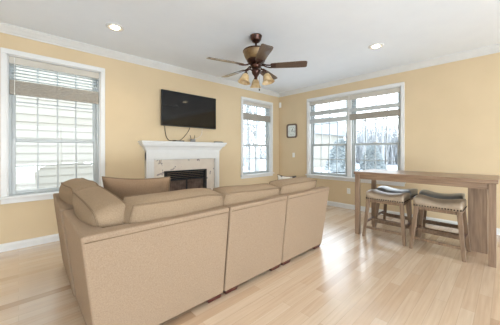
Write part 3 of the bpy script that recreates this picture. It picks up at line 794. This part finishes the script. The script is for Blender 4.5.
def cushion_bm(W, D, H, puff=0.5, sag=0.0, seed=0, n=12, edge=0.55, corner=0.10):
    """soft box centred in x and y, standing on z=0: width W (x), thickness D (y), height H (z)"""
    rnd = random.Random(seed)
    ph = [rnd.uniform(0, 6.28) for _ in range(6)]
    bm = B()
    bmesh.ops.create_cube(bm, size=2)
    bmesh.ops.subdivide_edges(bm, edges=bm.edges[:], cuts=n, use_grid_fill=True)
    for v in bm.verts:
        u, w, t = v.co
        k = (1 - abs(u) ** 3.2) * (1 - abs(t) ** 3.2)
        thick = edge + (1 - edge) * k ** 0.6
        # pull the square corners in a little, let the long edges belly
        x = u * W / 2 * (1 - corner * abs(t) ** 4 * 0.35) * (1 + 0.02 * math.cos(t * PI / 2))
        z = t * H / 2 * (1 - corner * abs(u) ** 4 * 0.5) * (1 + 0.03 * math.cos(u * PI / 2))
        y = w * D / 2 * thick
        y += 0.008 * math.sin(3.1 * u + ph[0]) * math.sin(2.3 * t + ph[1])
        z += 0.010 * math.sin(2.2 * u + ph[2]) - sag * (u * 0.5) + t * 0.026 * (1 - w * w) * (1 - u ** 4)
        x += u * 0.020 * (1 - w * w) * (1 - t ** 4)
        v.co = (x, y, z + H / 2)
    return bm
def cushion_edge(W, D, H, side, edge=0.55, corner=0.10, sag=0.0, seed=0, r=0.0065):
    rnd = random.Random(seed); ph = [rnd.uniform(0, 6.28) for _ in range(6)]
    loop = []
    N = 10
    for (u0, t0), (u1, t1) in (((-1, -1), (1, -1)), ((1, -1), (1, 1)), ((1, 1), (-1, 1)), ((-1, 1), (-1, -1))):
        for i in range(N):
            f = i / N; loop.append((u0 + (u1 - u0) * f, t0 + (t1 - t0) * f))
    pts = []
    for u, t in loop:
        u_, t_ = u * 0.995, t * 0.995
        x = u_ * W / 2 * (1 - corner * abs(t) ** 4 * 0.35) * (1 + 0.02 * math.cos(t * PI / 2))
        z = t_ * H / 2 * (1 - corner * abs(u) ** 4 * 0.5) * (1 + 0.03 * math.cos(u * PI / 2))
        y = side * D / 2 * edge + 0.008 * math.sin(3.1 * u + ph[0]) * math.sin(2.3 * t + ph[1])
        z += 0.010 * math.sin(2.2 * u + ph[2]) - sag * (u * 0.5)
        pts.append((x, y, z + H / 2))
    return tube(B(), pts, r, 6, closed=True)

def soft(name, loc, rz, lean, W, D, H, mat, parent, seed, sag=0.0, edge=0.7, label=None, corner=0.10, roll=0.0):
    """a cushion under parent (world placement); lean tips its top backwards (+ = towards local -y)"""
    m = Matrix.Translation(loc) @ Matrix.Rotation(rz, 4, 'Z') @ Matrix.Rotation(lean, 4, 'X') @ Matrix.Rotation(roll, 4, 'Y')
    bm = cushion_bm(W, D, H, sag=sag, seed=seed, edge=edge, corner=corner); bm.transform(m)
    o = obj(name, bm, mat, parent, smooth=True, world_verts=parent is not None)
    for s in (-1, 1):
        b2 = cushion_edge(W, D, H, s, edge=edge, sag=sag, seed=seed, corner=corner); b2.transform(m)
        if parent is not None: b2.transform(Matrix.Translation(-Vector(parent.location)))
        obj('piping', b2, M['piping'], o, smooth=True)
    return o
SEAT = 0.28
# seat cushions
def flat_cushion(x0, x1, y0, y1, seed):
    m = Matrix.Translation(((x0 + x1) / 2, (y0 + y1) / 2, SEAT + 0.095)) @ Matrix.Rotation(PI / 2, 4, 'X') @ Matrix.Translation((0, 0, -(y1 - y0) / 2))
    bm = cushion_bm(x1 - x0, 0.19, y1 - y0, seed=seed, edge=0.86, corner=0.03); bm.transform(m)
    obj('seat_cushion', bm, M['cushion'], sofa, smooth=True, world_verts=True)
flat_cushion(0.52, 1.24, 1.85, 2.36, 1); flat_cushion(1.255, 1.995, 1.85, 2.54, 2); flat_cushion(2.01, 2.67, 1.85, 2.54, 3); flat_cushion(0.52, 1.22, 2.38, 3.19, 4)
# back cushions: three along the long back, two along the left back
bz = 0.46
soft('back_cushion', (0.880, 1.780, bz), 0, math.radians(9), 0.735, 0.235, 0.430, M['cushion'], sofa, 11, sag=0.035, edge=0.78)
soft('back_cushion', (1.625, 1.785, bz), 0, math.radians(9), 0.745, 0.235, 0.405, M['cushion'], sofa, 12, sag=0.015, edge=0.74)
soft('back_cushion', (2.350, 1.785, bz), 0, math.radians(9), 0.695, 0.235, 0.415, M['cushion'], sofa, 13, sag=-0.015, edge=0.74)
soft('back_cushion', (0.500, 2.090, bz), -PI / 2, math.radians(11), 0.74, 0.29, 0.430, M['cushion'], sofa, 14, sag=0.015, edge=0.62, roll=0.03)
soft('back_cushion', (0.500, 2.850, bz), -PI / 2, math.radians(11), 0.74, 0.29, 0.460, M['cushion'], sofa, 15, sag=-0.01, edge=0.62)
# feet
for x in (0.42, 1.160, 1.335, 1.915, 2.095, 2.715):
    obj('foot', bar(B(), (x, 1.69, 0), (x, 1.69, ZB + 0.002), 0.12, 0.10, 0.14, 0.12), M['mahogany'], sofa, bevel=0.004, world_verts=True)
for x, y in ((0.42, 2.29), (0.42, 2.44), (0.44, 3.20), (1.13, 3.20), (1.13, 2.44), (1.32, 2.44), (1.92, 2.44), (2.09, 2.44), (2.72, 2.44)):
    obj('foot', bar(B(), (x, y, 0), (x, y, ZB), 0.08, 0.08, 0.10, 0.10), M['mahogany'], sofa, bevel=0.004, world_verts=True)

# loose pillows
def loose_pillow(name, loc, rz, lean, W, D, H, mat, seed, label, corner=0.04):
    t = thing(name, loc, label, 'pillow', 'loose pillows on the sofa', rz)
    m = Matrix.Rotation(lean, 4, 'X')
    def pill(u, w, tt):
        k = max(0.0, (1 - u * u) * (1 - tt * tt))
        return (u * W / 2 * (1 - 0.07 * (1 - tt * tt)), w * (D / 2 * k ** 0.55 + 0.006), tt * H / 2 * (1 - 0.09 * (1 - u * u)) + H / 2)
    bm = B(); bmesh.ops.create_cube(bm, size=2); bmesh.ops.subdivide_edges(bm, edges=bm.edges[:], cuts=12, use_grid_fill=True)
    for v in bm.verts: v.co = pill(*v.co)
    bm.transform(m)
    p = obj('pillow_cover', bm, mat, t, smooth=True)
    pts = []
    for (u0, t0), (u1, t1) in (((-1, -1), (1, -1)), ((1, -1), (1, 1)), ((1, 1), (-1, 1)), ((-1, 1), (-1, -1))):
        pts += [pill(u0 + (u1 - u0) * i / 10, 0, t0 + (t1 - t0) * i / 10) for i in range(10)]
    b2 = tube(B(), pts, 0.007, 6, closed=True); b2.transform(m)
    obj('piping', b2, M['piping'], p, smooth=True)
    return t
loose_pillow('throw_pillow', (0.840, 2.430, 0.474), math.radians(-45), math.radians(7), 0.64, 0.20, 0.505, M['pillow'], 31, 'large brown square pillow standing across the inner corner of the sofa')
loose_pillow('throw_pillow', (2.600, 2.005, 0.474), math.radians(-80), math.radians(5), 0.27, 0.13, 0.425, M['patch'], 32, 'small black and white pillow peeking up at the right end of the sofa')

# ------------------------------------------------------------------ counter table
tb = thing('counter_table', (3.94, 0.81, 0), 'tall rectangular greyish oak counter table against the view of the double window', 'table')
TX0, TX1, TY0, TY1, TZ = 3.585, 4.300, 0.062, 1.560, 0.915
obj('tabletop', box(B(), (TX0, TY0, TZ - 0.040), (TX1, TY1, TZ)), M['table_y'], tb, bevel=0.004, world_verts=True)
lg = 0.060
for x, y in ((TX0 + 0.012, TY0 + 0.015), (TX0 + 0.012, TY1 - 0.015 - lg), (TX1 - 0.012 - lg, TY1 - 0.015 - lg)):
    obj('leg', box(B(), (x, y, 0), (x + lg, y + lg, TZ - 0.040)), M['table_z'], tb, bevel=0.003, segs=1, world_verts=True)
obj('apron', box(B(), (TX0 + 0.022, TY0 + 0.015 + lg, TZ - 0.105), (TX0 + 0.046, TY1 - 0.015 - lg, TZ - 0.040)), M['table_y'], tb, world_verts=True)
obj('apron', box(B(), (TX1 - 0.046, TY0 + 0.015, TZ - 0.105), (TX1 - 0.022, TY1 - 0.015 - lg, TZ - 0.040)), M['table_y'], tb, world_verts=True)
obj('apron', box(B(), (TX0 + 0.012 + lg, TY1 - 0.050, TZ - 0.105), (TX1 - 0.012 - lg, TY1 - 0.026, TZ - 0.040)), M['table_z'], tb, world_verts=True)
obj('apron', box(B(), (TX0 + 0.012 + lg, TY0 + 0.026, TZ - 0.105), (TX1 - 0.046, TY0 + 0.050, TZ - 0.040)), M['table_z'], tb, world_verts=True)
pn = obj('panel_leg', box(B(), (4.003, 0.158, 0), (4.240, 0.332, TZ - 0.040)), M['table_z'], tb, bevel=0.003, segs=1, world_verts=True)
pn['label'] = 'broad boxed panel leg'

# ------------------------------------------------------------------ stools
def make_stool(label, top):
    """local: x = depth (-x faces the camera), y = width"""
    t = thing('counter_stool', (0, 0, 0), label, 'stool', 'saddle stools at the counter table')
    SW, SD = 0.47, 0.35
    nu, nv = 14, 18
    bm = B()
    def zt(u, v):     # saddle top
        e = max(abs(u), abs(v)) ** 6
        return 0.600 + 0.056 * (abs(v) ** 2.2) + 0.018 * (1 - u * u) - 0.030 * e
    grid = [[bm.verts.new((SD / 2 * (2 * i / nu - 1) * (1.03 if 0 < j < nv else 1), SW / 2 * (2 * j / nv - 1), zt(2 * i / nu - 1, 2 * j / nv - 1))) for j in range(nv + 1)] for i in range(nu + 1)]
    for i in range(nu):
        for j in range(nv): bm.faces.new((grid[i][j], grid[i + 1][j], grid[i + 1][j + 1], grid[i][j + 1]))
    edge = [grid[i][0] for i in range(nu + 1)] + [grid[nu][j] for j in range(1, nv + 1)] + [grid[i][nv] for i in range(nu - 1, -1, -1)] + [grid[0][j] for j in range(nv - 1, 0, -1)]
    low = [bm.verts.new((v.co.x * 0.99, v.co.y * 0.99, 0.530)) for v in edge]
    for i in range(len(edge)):
        j = (i + 1) % len(edge); bm.faces.new((edge[i], edge[j], low[j], low[i]))
    bm.faces.new(low)
    obj('seat', bm, top, t, smooth=True, bevel=0)
    bm = B()
    for k in range(17):
        y = -SW / 2 + 0.014 + (SW - 0.028) * k / 16
        for sx in (-1, 1): lathe(bm, [(0.0105, 0), (0.008, 0.005), (0, 0.007)], 8, Matrix.Translation((sx * (SD / 2 + 0.002), y, 0.545)) @ Matrix.Rotation(sx * PI / 2, 4, 'Y'))
    for k in range(12):
        x = -SD / 2 + 0.014 + (SD - 0.028) * k / 11
        for sy in (-1, 1): lathe(bm, [(0.0105, 0), (0.008, 0.005), (0, 0.007)], 8, Matrix.Translation((x, sy * (SW / 2 - 0.001), 0.545)) @ Matrix.Rotation(-sy * PI / 2, 4, 'X'))
    obj('nailhead_trim', bm, M['nail'], t)
    obj('seat_frame', box(B(), (-SD / 2 + 0.012, -SW / 2 + 0.012, 0.490), (SD / 2 - 0.012, SW / 2 - 0.012, 0.531)), M['stool_wood'], t, bevel=0.003, segs=1)
    tx, ty, fx, fy = SD / 2 - 0.024, SW / 2 - 0.030, SD / 2 + 0.030, SW / 2 + 0.018
    at = lambda z: (fx + (tx - fx) * z / 0.50, fy + (ty - fy) * z / 0.50)
    for sx in (-1, 1):
        for sy in (-1, 1):
            obj('leg', bar(B(), (sx * fx, sy * fy, 0), (sx * tx, sy * ty, 0.529), 0.036, 0.036, 0.046, 0.046), M['stool_wood'], t, bevel=0.003, segs=1)
    for sx, z in ((-1, 0.135), (1, 0.135)):
        x, y = at(z); obj('stretcher', box(B(), (sx * x - 0.010, -y, z - 0.016), (sx * x + 0.010, y, z + 0.016)), M['stool_wood'], t, bevel=0.002, segs=1)
    for sy, z in ((-1, 0.205), (1, 0.205)):
        x, y = at(z); obj('stretcher', box(B(), (-x, sy * y - 0.010, z - 0.014), (x, sy * y + 0.010, z + 0.014)), M['stool_dark'], t, bevel=0.002, segs=1)
    x, y = at(0.205); obj('stretcher', box(B(), (-0.011, -y, 0.192), (0.011, y, 0.218)), M['stool_wood'], t, bevel=0.002, segs=1)
    return t
s1 = make_stool('beige saddle stool at the left front of the counter table', M['leather'])
s2 = copy_tree(s1); s2['label'] = 'beige saddle stool at the right front of the counter table'
s3 = make_stool('window-greyed saddle stool behind the left front stool, on the window side', M['leather_window_sheen'])
s4 = copy_tree(s3); s4['label'] = 'window-greyed saddle stool behind the right front stool, beside the panel leg'
s1.location = (3.795, 1.165, 0); s1.rotation_euler = (0, 0, 0.03)
s2.location = (3.765, 0.575, 0); s2.rotation_euler = (0, 0, -0.01)
s3.location = (4.300, 1.190, 0); s3.rotation_euler = (0, 0, -0.03)
s4.location = (4.300, 0.628, 0); s4.rotation_euler = (0, 0, 0.02)
